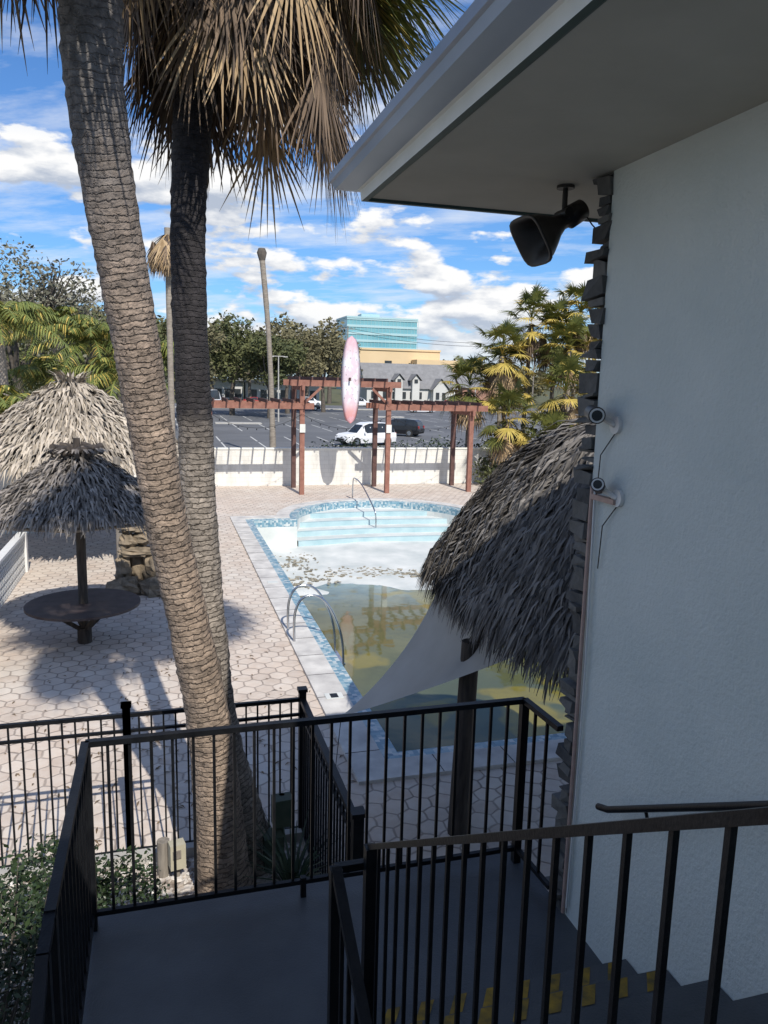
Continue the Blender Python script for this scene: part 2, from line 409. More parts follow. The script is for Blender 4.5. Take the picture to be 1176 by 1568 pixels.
for k in range(4):
    y0=27.2+.78*k; zt=-.84+.19*k
    n=20; top=[];bot=[]
    for q in range(n+1):
        x=4.66+6.68*q/n; yy=y0+.45*(1-((x-8)/3.34)**2)*0.6
        top.append((x,yy,zt)); bot.append((x,yy,zt-.25 if k else -1.4))
    back=[(11.34,31.0,zt),(4.66,31.0,zt)]
    p.add(bot+top,[(i,i+1,n+2+i,n+1+i) for i in range(n)],3)
    p.add(top+back,[tuple(range(n+3))],2)
    p.add([(a[0],a[1]+d,zt+.004) for d in(0,.12) for a in top],[(i,i+1,n+2+i,n+1+i) for i in range(n)],3)
p.box((2.52,11.3,.052),(.28,.22,.008),mat=2)
p.box((2.52,11.3,.058),(.12,.16,.004),mat=5)
p.box((2.52,18.4,.052),(.25,.2,.008),mat=2)
for k in range(420):
    x=R.uniform(3.2,12.8); y=R.gauss(22.9,.35)+.5*math.sin(x*1.3)
    p.box((x,y,-1.08),(R.uniform(.03,.20),R.uniform(.03,.10),.02),R.uniform(0,3),4,.015)
for k in range(90):
    p.box((R.gauss(4.2,.5),R.gauss(25.0,.9),-1.05),(R.uniform(.03,.16),R.uniform(.03,.08),.02),R.uniform(0,3),4,.015)
p.build('swimming_pool',[COP,TILE,PLAST,AQUA,DEBR,BLACK])
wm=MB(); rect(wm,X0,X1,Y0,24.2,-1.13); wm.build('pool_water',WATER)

def chrome_tube(mb,pts,r=.024):
    P=[V(q) for q in pts]; out=[]
    for i in range(len(P)-1):
        a=P[max(i-1,0)];b=P[i];c=P[i+1];d=P[min(i+2,len(P)-1)]
        for k in range(6):
            s=k/6; out.append(.5*((2*b)+(c-a)*s+(2*a-5*b+4*c-d)*s*s+(3*b-a-3*c+d)*s**3))
    out.append(P[-1]); mb.tube(out,r,8)
l=MB()
for y in(14.0,14.75):
    chrome_tube(l,[(2.33,y,0),(2.34,y,.6),(2.5,y,.9),(2.8,y,.9),(3.05,y,.62),(3.25,y,.1),(3.3,y,-.5),(3.3,y,-1.5)])
for z in(-.5,-.85): l.beam((3.3,14.0,z),(3.3,14.75,z),.08,.03)
l.build('pool_ladder',CHROME)
l=MB()
chrome_tube(l,[(7.75,31.7,0),(7.75,31.6,.75),(7.75,31.3,.92),(7.8,30.2,.75),(7.85,28.6,.1),(7.9,28.4,-.3),(7.9,28.4,-.9)],.028)
l.build('pool_handrail',CHROME)

g=MB(); g.add([(-2.6,3.2,.006),(1.35,3.2,.006),(1.35,7.62,.006),(-2.6,7.62,.006)],[(0,1,2,3)]); 
for k in range(2600):
    x=R.uniform(-2.2,1.3); y=R.uniform(4.6,7.6); q=R.uniform(.015,.045)
    g.box((x,y,.01+q*.3),(q*R.uniform(.8,1.6),q,q*.7),R.uniform(0,3),1,q*.25)
g.build('gravel_bed',[GRAV,PEB])
c=MB(); c.box((-.6,7.68,.05),(4.1,.1,.12)); c.box((1.42,6.2,.05),(.1,3.0,.12)); c.build('garden_kerb',CURB)
g=MB()
for k in range(900):
    if k<450: x,y=R.gauss(.2,1.8),R.gauss(9.5,2.5)
    else: x,y=R.uniform(-7,2.1),R.uniform(8,34)
    if x>2.2 or y<7.8: continue
    a=R.uniform(0,6.28); L=R.uniform(.02,.07)
    g.strip([V((x,y,.008)),V((x+math.cos(a)*L,y+math.sin(a)*L,.02)),V((x+math.cos(a)*L*2,y+math.sin(a)*L*2,.008))],[.004,.025,.004],V((-math.sin(a),math.cos(a),0)))
g.build('leaf_litter',LITT)

# ------------------------------------------------------------------ asphalt & road
a=MB(); rect(a,-60,110,40.5,128,-.015,0); rect(a,-400,500,134,150,-.015,0)
for row in(56,62,74,80,92,98,110):
    for k in range(46): rect(a,-45+k*2.9,-45+k*2.9+.12,row,row+5,-.010,1)
for k in range(80): rect(a,-380+k*10,-376+k*10,140.9,141.1,-.010,1)
a.build('parking_lot',[ASPH,MARK])
k=MB(); k.box((20,40.3,.03),(160,.2,.18)); k.box((20,129,.0),(170,.3,.2)); k.box((20,131.5,-.0),(900,2.2,.1))
for (x,y) in((-8,68),(8,86),(34,70),(30,104),(50,88)): k.box((x,y,.03),(5,1.6,.16))
k.build('concrete_kerb',CURB)
wl=MB(); wl.box((-2,36.1,.86),(44,.2,1.74),mat=0); wl.box((-2,36.1,1.75),(44,.28,.07),mat=1)
wl.build('white_block_wall',[BWALL,GUTW])

def cloud(mb,blobs,n,size,mat=0,shell=.55):
    tot=sum(b[3]*b[4]*b[5] for b in blobs)
    for b in blobs:
        for i in range(int(n*b[3]*b[4]*b[5]/tot)+1):
            while True:
                d=V((R.gauss(0,1),R.gauss(0,1),R.gauss(0,1)))
                if d.length>.1: break
            d.normalize(); q=shell+(1.08-shell)*R.random()**.7
            q*=1+.3*noise.noise(V((b[0]+d.x*2,b[1]+d.y*2,b[2]+d.z*2)))
            c=V((b[0]+d.x*b[3]*q,b[1]+d.y*b[4]*q,b[2]+d.z*b[5]*q))
            a=V((R.gauss(0,1),R.gauss(0,1),R.gauss(0,.7))).normalized(); e=a.orthogonal().normalized()
            e=(e*math.cos(i)+a.cross(e)*math.sin(i)); s=size*R.uniform(.5,1.4)
            mb.add([c-a*s,c-e*s*.5,c+a*s,c+e*s*.5],[(0,1,2,3)],mat)
h=MB()
cloud(h,[(x,38.2+R.uniform(-.2,.2),.9,1.2,.8,1.05+R.uniform(-.1,.15)) for x in [8+.9*i for i in range(14)]],9000,.07)
h.build('clipped_hedge',BUSH)

def tree(name,x,y,hh,cr,leaf,n=3500,size=.3,parent=None,mb=None,bare=False):
    own=mb is None
    if own: mb=MB()
    tz=hh*.38; mb.tube([(x,y,-.1),(x+R.uniform(-.2,.2),y,tz*.5),(x+R.uniform(-.3,.3),y,tz)],[hh*.03,hh*.023,hh*.018],8,1)
    bl=[]
    for k in range(9):
        a=k*2.4+R.uniform(-.4,.4); rr=cr*R.uniform(.35,.8); zz=hh*R.uniform(.42,.84)
        e=V((x+math.cos(a)*rr,y+math.sin(a)*rr,zz)); 
        mb.tube([(x,y,tz*.9),((x+e.x)/2+R.uniform(-.3,.3),(y+e.y)/2,tz+(zz-tz)*.6),e],[hh*.013,hh*.008,hh*.003],6,1)
        q=cr*R.uniform(.3,.52); bl.append((e.x,e.y,e.z,q,q,q*.7))
        if bare:
            for j in range(10):
                dd=V((R.uniform(-1,1),R.uniform(-1,1),R.uniform(-.1,1)))*cr*.4
                mb.tube([e*.6+V((x,y,tz))*.4,e+dd*.6,e+dd],[hh*.005,hh*.003,hh*.001],4,1)
    bl.append((x,y,hh*.8,cr*.5,cr*.5,hh*.18))
    cloud(mb,bl,n,size,0,.35)
    if own: return mb.build(name,[leaf,BARK])
tree('oak_tree',-8.5,52,12.8,5.0,SPAR,6500,.14,bare=True)
tree('oak_tree.001',-13,64,12,5,OAK,5000,.22)
tree('oak_tree.002',-2,72,11,5,OAK,5000,.22)
tree('oak_tree.003',9,105,13.5,6,OAK,5000,.28)
tree('oak_tree.004',17.5,112,12.5,6,OAK2,4500,.28)
tree('oak_tree.005',24,118,13,5.5,OAK2,4500,.28)
tree('oak_tree.006',2,96,12,5,OAK2,4500,.28)
tree('oak_tree.007',13,98,10.5,4.5,OAK,4500,.26)
tree('oak_tree.008',-8,80,12,6,OAK,5000,.24)
dt=MB()
for k in range(34):
    x=-70+k*4.6+R.uniform(-2,2); y=R.uniform(150,185)
    if x>38: break
    hh=R.uniform(14,20); tree('',x,y+6,hh,R.uniform(4.5,6.5),None,1500,.5,mb=dt)
for k in range(26):
    x=74+k*7+R.uniform(-2,2); y=R.uniform(190,240); hh=R.uniform(8,12); tree('',x,y,hh,R.uniform(5,7),None,900,.6,mb=dt)
for k in range(30):
    x=-260+k*17; y=R.uniform(420,520); hh=R.uniform(13,19); tree('',x,y,hh,R.uniform(11,16),None,700,1.3,mb=dt)
dt.build('distant_trees',[OAK2,BARK])

# ------------------------------------------------------------------ palms
UP=V((0,0,1))
def fan(mb,o,az,el,pl,br,nseg,droop,mat,w=.035,petmat=None,spread=1.9,hang=0,pd=None,jag=.6):
    d=V((math.cos(az)*math.cos(el),math.sin(az)*math.cos(el),math.sin(el)))
    s=d.cross(UP); s=s.normalized() if s.length>.01 else V((1,0,0))
    if pd is None: pd=droop*.5
    pts=[o+d*pl*u_-UP*pd*pl*u_*u_ for u_ in(0,.5,1)]
    mb.strip(pts,[w*1.3,w,w*.8],s,mat if petmat is None else petmat)
    pb=pts[-1]; d2=(pts[-1]-pts[-2]).normalized()
    d2=(d2-UP*hang).normalized()
    s2=d2.cross(UP); s2=s2.normalized() if s2.length>.05 else s
    for k in range(nseg):
        fi=(k/(nseg-1)-.5)*2*spread+R.uniform(-.05,.05)
        sd_=(d2*math.cos(fi)+s2*math.sin(fi)-UP*hang*.35).normalized()
        L=br*(.72+.28*math.cos(fi*.6))*R.uniform(.8,1.12)
        g=droop*R.uniform(.6,1.3)
        P=[pb+sd_*L*q-UP*g*L*q*q for q in(0,.33,.66,1)]
        wd=(s2*math.cos(fi)-d2*math.sin(fi)+V((0,0,R.uniform(-jag,jag)))).normalized()
        mb.strip(P,[w*.5,w*1.25,w*.95,w*.08],wd,mat)
def trunk(mb,path,rad,n=22,step=.045,mat=0,saw=.05):
    P=[V(q) for q in path]; out=[];rr=[]
    for i in range(len(P)-1):
        m=max(2,int((P[i+1]-P[i]).length/step))
        a=P[max(i-1,0)];b=P[i];c=P[i+1];d=P[min(i+2,len(P)-1)]
        for k in range(m):
            s=k/m; out.append(.5*((2*b)+(c-a)*s+(2*a-5*b+4*c-d)*s*s+(3*b-a-3*c+d)*s**3)); rr.append(rad[i]*(1-s)+rad[i+1]*s)
    out.append(P[-1]); rr.append(rad[-1])
    rr=[q*(1+(saw*R.uniform(.3,1) if i%2 else 0)) for i,q in enumerate(rr)]
    mb.tube(out,rr,n,mat,True,True,True,rj=lambda i,k: R.uniform(-.035,.035)+.06*noise.noise(V((i*.15,math.cos(k/n*6.28)*1.2,math.sin(k/n*6.28)*1.2))))
# foreground palm 1
b=MB()
trunk(b,[(.52,6.95,-.1),(.45,6.9,.5),(.357,6.8,1.78),(.187,6.7,2.83),(.014,6.6,3.78),(-.103,6.5,4.66),(-.214,6.35,5.46),(-.313,6.2,6.18),(-.385,6.05,6.83),(-.393,5.9,7.43),(-.39,5.75,8.3),(-.38,5.6,9.2)],
      [.30,.24,.195,.174,.168,.170,.175,.182,.19,.20,.21,.24],26)
top=V((-.38,5.6,8.85))
for k in range(110):
    az=R.uniform(2.0,4.3) if k<80 else R.uniform(0,6.28)
    fan(b,top+UP*R.uniform(-.25,.3),az,R.uniform(-.5,.4),R.uniform(.4,.95),R.uniform(.75,1.0),18,.15,R.choice((1,1,1,2)),.024,hang=1.2,pd=.35,spread=1.2)
for k in range(26):
    fan(b,top+UP*.8,k*2.4,R.uniform(.1,1.3),R.uniform(.9,1.2),R.uniform(.8,1.1),26,R.uniform(.2,.4),3,.035)
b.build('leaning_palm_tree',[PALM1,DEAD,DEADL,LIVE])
# foreground palm 2
b=MB()
trunk(b,[(.80,7.4,-.1),(.72,7.35,.4),(.47,7.3,1.54),(.37,7.3,2.62),(.31,7.3,3.65),(.29,7.3,4.56),(.26,7.3,5.44),(.257,7.3,6.28),(.305,7.3,7.09),(.345,7.3,7.56),(.42,7.3,8.8)],
      [.28,.23,.19,.175,.165,.155,.15,.15,.158,.175,.22],24)
top=V((.58,7.3,8.85))
for k in range(270):
    az=R.uniform(0,6.28); el=R.uniform(-.6,.35)
    cs_=math.cos(az-.1); ext=.85+.42*max(0,cs_)
    oo=top+UP*R.uniform(-.65,.45)
    lt=R.random()<(.5 if cs_>.3 else .15)
    fan(b,oo,az,el,R.uniform(.15,1.05)*ext,R.uniform(.7,1.02),15,.12,2 if lt else 1,.025,hang=R.uniform(1.1,1.8),spread=1.0,pd=R.uniform(.2,.5))
for k in range(44):
    el=R.uniform(.1,1.3)
    fan(b,top+UP*.5,k*2.4,el,R.uniform(.9,1.25),R.uniform(.85,1.1),28,R.uniform(.2,.55),3 if R.random()<.8 else 4,.036)
for k in range(20):
    fan(b,top+UP*R.uniform(-.1,.4),R.uniform(-.7,1.0),R.uniform(-.35,.05),R.uniform(1.0,1.45),R.uniform(.8,.98),28,R.uniform(.25,.5),3 if R.random()<.7 else 4,.030,spread=1.6)
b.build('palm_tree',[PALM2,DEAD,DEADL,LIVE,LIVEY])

def fanpalm(name,x,y,hh,nl=34,cr=1.5,dead=14,lean=0):
    b=MB(); b.tube([(x,y,-.1),(x+lean*.4,y,hh*.5),(x+lean,y,hh)],[.15,.11,.12],10,0)
    o=V((x+lean,y,hh))
    for k in range(nl):
        el=1.35-1.9*(k/nl)+R.uniform(-.15,.15)
        yel=(k>nl*.45 and R.random()<.7) or R.random()<.15
        fan(b,o+UP*(.4-.5*k/nl),k*2.4+R.uniform(-.2,.2),el,cr*R.uniform(.5,.85),cr*R.uniform(.40,.52),22,R.uniform(.15,.45),2 if yel else 1,.055,spread=2.0,jag=.2)
    for k in range(dead):
        fan(b,o-UP*.2,R.uniform(0,6.28),R.uniform(-.9,-.3),cr*.45,cr*.6,12,.4,3 if R.random()<.5 else 4,.06,hang=1.2,spread=1.2)
    b.build(name,[PALMG,LIVE,LIVEY,DEADL,DEAD])
ps=[(16.9,37.2,6.4,.0),(18.9,38.5,8.2,.2),(20.6,36.6,6.7,-.2),(21.6,38.2,8.7,.2),(23.8,37,7.3,.2),(16.5,34.8,3.3,-.2),(19.0,34.2,4.6,0),(25.5,38,7.6,0),(17.8,33.4,2.0,0),(20.5,33,2.2,0),(22.6,34.3,4.0,0),(15.5,38.0,4.7,0),(17.9,38.8,5.3,0),(23.2,38.8,8.4,0),(20.4,38.2,7.7,0)]
for i,(x,y,hh,le) in enumerate(ps):
    fanpalm('fan_palm_tree'+('' if i==0 else '.%03d'%i),x,y,hh,34,1.75,14,le)
fanpalm('dead_fan_palm_tree',.35,31,10.4,0,1.3,90,0)
b=MB(); cloud(b,[(18,37.2,1.4,2.2,.6,1.5),(21.5,37.2,1.8,2.5,.6,1.9),(15.6,35,.7,1,.6,.8)],4500,.13,0,.2); b.build('palm_undergrowth',OAK)

def featherpalm(name,x,y,hh,L=3.2,n=24):
    b=MB(); b.tube([(x,y,-.1),(x+.1,y,hh*.5),(x,y,hh)],[.3,.22,.2],10,0)
    o=V((x,y,hh))
    for k in range(n):
        az=k*2.4; el=R.uniform(.1,1.3); d=V((math.cos(az)*math.cos(el),math.sin(az)*math.cos(el),math.sin(el)))
        s=d.cross(UP).normalized(); ll=L*R.uniform(.8,1.1); P=[]
        for j in range(15):
            q=j/14; P.append(o+d*ll*q-UP*ll*.62*q*q)
        b.strip(P,[.06]*15,s,1)
        for j in range(2,15):
            for sg in(-1,1):
                for e in(0,.5):
                    pp=P[j]-(P[j]-P[j-1])*e; lt=.75*math.sin(math.pi*min(1,(j/14)*.8+.15))
                    dd=(s*sg+(P[j]-P[j-1]).normalized()*.55-V((0,0,R.uniform(.2,.9)))).normalized()
                    b.strip([pp,pp+dd*lt*.5,pp+dd*lt-V((0,0,lt*.25))],[.05,.06,.01],(P[j]-P[j-1]).normalized(),1 if R.random()<.85 else 2)
    b.build(name,[PALMG,FEATH,LIVEY])
featherpalm('feather_palm_tree',-6.4,35.5,7.0,3.4,28)
featherpalm('feather_palm_tree.001',-3.2,40,6.4,3.4,30)
featherpalm('feather_palm_tree.002',-5.2,44,7.2,3.4,30)
featherpalm('feather_palm_tree.003',-8.6,40,7.4,3.6,28)
featherpalm('feather_palm_tree.004',-.6,43,5.8,3.0)
featherpalm('feather_palm_tree.005',-5.6,29,3.6,2.6)
featherpalm('feather_palm_tree.006',-1.8,38,4.8,3.2)
featherpalm('feather_palm_tree.007',-4.8,39,4.6,3.2)
b=MB(); trunk(b,[(6.6,48,-.1),(6.5,48,4),(6.3,48,8),(5.95,48,12.0)],[.22,.16,.15,.17],12,.25)
b.tube([(5.95,48,11.9),(5.93,48,12.35),(5.93,48,12.6)],[.18,.3,.2],10,1); b.build('dead_palm_trunk',[PALMG,BARK])

# ------------------------------------------------------------------ thatch
def thatch(mb,cx,cy,hx,hy,ze,za,n,ll,w,mat,ex=2.0,pw=.75,under=1,lift=.05,sag=.0,thmin=0,thmax=2*math.pi):
    def pos(th_,v):
        c_,s_=math.cos(th_),math.sin(th_)
        k=(abs(c_/hx)**ex+abs(s_/hy)**ex)**(-1/ex); q=max(0,1-v)**pw if v>=0 else 1-pw*v*.6
        return V((cx+c_*k*q,cy+s_*k*q,ze+(za-ze)*v))
    nn=36; rows=9; vs=[]
    for j in range(rows+1):
        for i in range(nn): 
            q=pos(2*math.pi*i/nn,j/rows); vs.append(q-V((0,0,.06)))
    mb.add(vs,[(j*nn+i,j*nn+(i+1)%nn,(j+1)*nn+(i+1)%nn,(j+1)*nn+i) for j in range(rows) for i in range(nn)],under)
    for k in range(n):
        v=1-math.sqrt(R.random()*.999); v=min(v,.985); th_=R.uniform(thmin,thmax)
        if k%6==0: v=R.uniform(-.0,.06)
        a=pos(th_,v); dn=(pos(th_,v-.04)-a).normalized()
        sd_=dn.cross(UP).normalized(); nr=sd_.cross(dn).normalized()
        if nr.z<0: nr=-nr
        dn=(dn+sd_*R.gauss(0,.25)).normalized(); L=ll*R.uniform(.6,1.25); lf=lift*R.uniform(.2,1.7)
        P=[a+nr*.02,a+dn*L*.5+nr*lf,a+dn*L+nr*(lf*.9)-UP*L*(.05+sag)*R.random()]
        sw=(sd_+nr*R.uniform(-.6,.6)).normalized(); ww=w*R.uniform(.5,1.6)
        mb.strip(P,[ww,ww,ww*.15],sw,mat)
b=MB(); thatch(b,4.95,7.2,1.85,2.2,2.86,4.78,12500,.38,.025,0,4.0,.50,1,.06,.30,math.pi*.45,math.pi*1.62)
for (x,y) in((3.55,5.6),(6.3,5.6),(6.3,8.9)):
    b.tube([(x,y,0),(x+.02,y,1.4),(x+.03,y,2.95)],[.115,.105,.1],12,2)
b.tube([(3.09,7.38,0),(3.12,7.38,1.2),(3.15,7.38,2.25)],[.115,.105,.1],12,2)
b.beam((3.15,7.38,2.2),(3.7,7.38,2.9),.09,.09,2)
b.beam((3.5,5.4,2.8),(3.5,9.0,2.8),.1,.12,2); b.beam((6.4,5.4,2.8),(6.4,9.0,2.8),.1,.12,2); b.beam((3.5,7.2,2.8),(6.5,7.2,2.8),.1,.12,2)
b.build('tiki_hut',[THATN,THATB,WOODD])
b=MB(); cx,cy=-1.5,14.9
thatch(b,cx,cy,1.50,1.50,2.62,3.66,4600,.34,.034,0,2,.92,1,.07,.25)
b.tube([(cx,cy,0),(cx,cy,3.6)],.085,12,2)
for k in range(8):
    a=k*math.pi/4; b.tube([(cx+1.75*math.cos(a),cy+1.75*math.sin(a),2.40),(cx,cy,3.3)],.025,6,3)
for k in range(8):
    a=k*math.pi/4; a2=a+math.pi/4; b.tube([(cx+1.6*math.cos(a),cy+1.6*math.sin(a),2.44),(cx+1.6*math.cos(a2),cy+1.6*math.sin(a2),2.44)],.03,6,3)
for k in range(6):
    a=k*math.pi/3; b.tube([(cx+.42*math.cos(a),cy+.42*math.sin(a),3.60),(cx+.42*math.cos(a+1.4),cy+.42*math.sin(a+1.4),3.70)],.06,7,2)
for k in range(110):
    a=R.uniform(0,6.28); q=R.uniform(.05,.36); s_=V((cx+q*math.cos(a),cy+q*math.sin(a),3.5))
    b.strip([s_,s_+V((.12*math.cos(a),.12*math.sin(a),.18)),s_+V((.3*math.cos(a),.3*math.sin(a),.12))],[.06,.05,.01],V((-math.sin(a),math.cos(a),0)),0)
b.tube([(cx,cy,3.6),(cx,cy,3.85)],[.07,.06],8,2)
b.disc((cx,cy),1.02,.77,56,4,.045)
b.tube([(cx,cy,.0),(cx,cy,.3)],.13,10,2)
for k in range(4):
    a=k*math.pi/2+.5; b.beam((cx+.05*math.cos(a),cy+.05*math.sin(a),.25),(cx+.65*math.cos(a),cy+.65*math.sin(a),.72),.06,.08,2)
b.build('thatched_umbrella_table',[THATU,THATB,WOODD,WOODG,TABLE])
b=MB(); thatch(b,-2.4,23,3.2,3.2,2.75,4.95,6500,.5,.05,0,2,.97,1,.08,.3)
for (x,y) in((-.6,20.9),(-4.2,20.9),(-.6,25.1),(-4.2,25.1),(-1.1,19.9)): b.tube([(x,y,0),(x,y,3)],.08,10,2)
for k in range(70):
    a=R.uniform(0,6.28); s_=V((-2.4+.3*math.cos(a),23+.3*math.sin(a),4.7)); e=R.uniform(.2,.5)
    b.strip([s_,s_+V((.15*math.cos(a),.15*math.sin(a),e*.6)),s_+V((.35*math.cos(a),.35*math.sin(a),e*.8))],[.08,.06,.01],V((-math.sin(a),math.cos(a),0)),0)
b.build('thatched_hut',[THATL,THATB,WOODG])
# shade sail
b=MB()
A=V((3.35,8.75,2.70)); B=V((3.30,6.62,2.34)); C=V((2.00,8.55,.98)); n=14; vs=[];idx={}
for i in range(n+1):
    for j in range(n+1-i):
        a_,b_=i/n,j/n; c_=1-a_-b_; q=A*a_+B*b_+C*c_
        q=q-UP*(.5*a_*b_+.10*b_*c_+.30*a_*c_)+V((.55,-.1,0))*(a_*c_)
        idx[(i,j)]=len(vs); vs.append(q)
fs=[]
for i in range(n):
    for j in range(n-i):
        fs.append((idx[(i,j)],idx[(i+1,j)],idx[(i,j+1)]))
        if i+j<n-1: fs.append((idx[(i+1,j)],idx[(i+1,j+1)],idx[(i,j+1)]))
b.add(vs,fs,0,True); b.tube([C,(1.9,8.5,.06)],.005,6,1)
SAIL=pm('sail_cloth',(.46,.45,.42),(.54,.53,.50),2,.8,trans=.35)
b.build('shade_sail',[SAIL,BLACK])

# ------------------------------------------------------------------ pergola + surfboard
b=MB()
for x in(1.9,5.8,9.68,13.65):
    tall=4.75 if x in(5.8,9.68) else 3.75
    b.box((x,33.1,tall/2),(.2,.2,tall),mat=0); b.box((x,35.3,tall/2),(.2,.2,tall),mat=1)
    b.box((x,34.2,tall-.12),(.12,2.9,.22),mat=0)
for (xa,xb,z) in((1.2,6.3,3.85),(5.3,10.2,4.83),(9.2,14.4,3.85)):
    for y in(33.0,35.2): b.box(((xa+xb)/2,y,z),(xb-xa,.1,.26),mat=0)
    m=int((xb-xa)/.55)
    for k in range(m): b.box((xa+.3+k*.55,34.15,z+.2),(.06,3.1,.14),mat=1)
for x in(5.8,9.68): 
    b.beam((x,32.98,3.9),(x+(.8 if x<7 else -.8),32.98,4.65),.1,.1,0)
    b.box((x,32.97,2.9),(.24,.05,.36),mat=2)
for i in range(3):
    x0=[1.9,5.8,9.68][i]; P=[]
    for k in range(11): P.append((x0+3.87*k/10,32.95,3.5-.6*(1-((k-5)/5)**2)))
    b.tube(P,.008,4,3)
    for q in P[1:-1]: b.tube([(q[0],q[1],q[2]-.02),(q[0],q[1],q[2]-.09)],[.015,.026],6,3)
b.build('pergola',[PERG,PERGD,LEDF,BLACK])
b=MB(); n=26;vs=[]
for k in range(n+1):
    q=k/n; z=3.14+3.72*q; hw=.43*(math.sin(math.pi*q)**.34) if 0<q<1 else .03
    for (dx,dy) in((-1,0),(-.6,-.05),(0,-.065),(.6,-.05),(1,0),(.6,.03),(0,.035),(-.6,.03)): vs.append((7.88+dx*hw,32.86+dy,z))
b.add(vs,[(i*8+k,i*8+(k+1)%8,(i+1)*8+(k+1)%8,(i+1)*8+k) for i in range(n) for k in range(8)],0,True)
b.box((7.88,32.93,4.83),(.3,.05,.2),mat=1)
b.build('surfboard_sign',[BOARD,PERG])

# ------------------------------------------------------------------ cars
def car(name,x,y,rz,paint,L=4.6,W=1.85,H=1.68,suv=True):
    b=MB(); s=L/4.6
    if suv: S=[(-2.3,.45,.7,.72,.8,.72),(-2.2,.28,.95,1.0,.9,.75),(-2.05,.25,1.0,1.35,.92,.70),(-1.75,.25,1.0,H-.06,.925,.66),(-.9,.22,1.0,H,.925,.67),(.2,.22,.99,H-.02,.925,.67),(.65,.22,.98,H-.18,.925,.66),(1.25,.22,.97,1.0,.92,.78),(1.9,.25,.90,.93,.9,.75),(2.2,.28,.76,.8,.84,.68),(2.3,.4,.62,.64,.74,.6)]
    else: S=[(-2.3,.45,.7,.72,.8,.7),(-2.15,.28,.92,.96,.88,.72),(-1.65,.22,.95,1.02,.9,.72),(-1.05,.22,.95,1.38,.9,.6),(-.3,.2,.93,1.44,.9,.62),(.4,.2,.92,1.36,.9,.61),(1.05,.2,.9,.94,.9,.74),(1.8,.24,.82,.86,.88,.72),(2.2,.28,.7,.73,.82,.66),(2.3,.4,.58,.6,.72,.58)]
    sec=[]
    for (px,zl,zb,zt,wb,wt) in S:
        k=W/1.85
        sec.append([(px*s,-wb*.93*k,zl),(px*s,-wb*k,(zl+zb)/2),(px*s,-wb*.97*k,zb),(px*s,-wt*k,zt-.05),(px*s,-wt*.8*k,zt),(px*s,wt*.8*k,zt),(px*s,wt*k,zt-.05),(px*s,wb*.97*k,zb),(px*s,wb*k,(zl+zb)/2),(px*s,wb*.93*k,zl)])
    cs,sn=math.cos(rz),math.sin(rz)
    T=lambda q:(x+q[0]*cs-q[1]*sn,y+q[0]*sn+q[1]*cs,q[2]-.01)
    vs=[T(q) for se in sec for q in se]
    for i in range(len(S)-1):
        a=S[i][3]-S[i][2]; c_=S[i+1][3]-S[i+1][2]
        for k in range(9):
            m=0
            if k in(2,6) and (a>.25 and c_>.25): m=1
            if k==4 and abs(S[i][3]-S[i+1][3])>.24 and max(a,c_)>.3: m=1
            b.add([vs[i*10+k],vs[i*10+k+1],vs[(i+1)*10+k+1],vs[(i+1)*10+k]],[(0,1,2,3)],m,False)
        b.add([vs[i*10+9],vs[i*10],vs[(i+1)*10],vs[(i+1)*10+9]],[(0,1,2,3)],2)
    b.add(vs[:10],[tuple(range(10))],0); b.add(vs[-10:],[tuple(reversed(range(10)))],0)
    for px in(-1.4*s,1.42*s):
        for sg in(-1,1):
            b.tube([T((px,sg*W*.36,.34)),T((px,sg*W*.505,.34))],.34,18,2,True,False); b.tube([T((px,sg*W*.50,.34)),T((px,sg*W*.515,.34))],.2,12,3,True,False)
    for sg in(-1,1):
        b.box(T((2.2*s,sg*.62,.68)),(.12,.34,.14),rz,3); b.box(T((-2.24*s,sg*.68,.86)),(.1,.2,.26),rz,4)
        b.box(T((.75*s,sg*(W/2+.08),1.02)),(.12,.16,.12),rz,0)
    b.box(T((2.27*s,0,.5)),(.1,1.0,.16),rz,2)
    for px in(-.95,.15): b.box(T((px*s,W*.40,1.2)),(.07,.08,.5),rz,0); b.box(T((px*s,-W*.40,1.2)),(.07,.08,.5),rz,0)
    b.build(name,[paint,GLASS,TYRE,CHROME,CARR])
car('parked_suv',15.4,58.8,math.pi+.35,CARW,4.8,1.9,1.78)
car('parked_car',21.2,69,math.pi/2+.9,CARK,4.6,1.85,1.6)
car('parked_car.001',37,147,.1,CARW)
car('parked_car.002',55,142.5,.0,CARR,5.2)
car('parked_car.003',17,147,.0,CARR,suv=False)
car('delivery_van',9.0,145,1.0,CARW,5.6,2.1,2.7)
car('parked_car.005',-14.5,138,.1,CARB,suv=False)
car('parked_car.006',48,120,.1,CARK)
car('parked_car.007',27,146,.1,CARW)
car('parked_car.008',-5,112,.1,CARK)
car('parked_car.009',41,121,0,CARW,suv=False)
car('parked_car.010',22.5,125,0,CARK,suv=False)

# ------------------------------------------------------------------ background buildings
TEAL=pm('teal_glass',(.13,.33,.39),(.20,.43,.48),.05,.15)
TEALL=pm('teal_band',(.34,.52,.55),(.40,.57,.60),.05,.4)
TAN=pm('tan_facade',(.62,.47,.28),(.68,.52,.32),.1,.85)
BRN=pm('brown_facade',(.30,.16,.12),(.36,.2,.15),.1,.85)
WHT=pm('white_facade',(.50,.50,.48),(.58,.58,.56),.2,.85)
RGR=pm('grey_shingle',(.17,.17,.175),(.24,.24,.245),1,.9)
WIN=pm('window_dark',(.02,.025,.03),(.05,.055,.06),1,.2)
b=MB(); b.box((112,410,18),(38,24,37.5),mat=0)
for k in range(10): b.box((112,409.9,3.2+k*3.7),(38.4,24.4,1.2),mat=1)
for k in range(20): b.box((94+k*1.98,397.9,18),(.12,.2,37),mat=1)
b.box((112,410,37.2),(38.8,25,.9),mat=1); b.box((108,412,38.8),(10,8,2.2),mat=1)
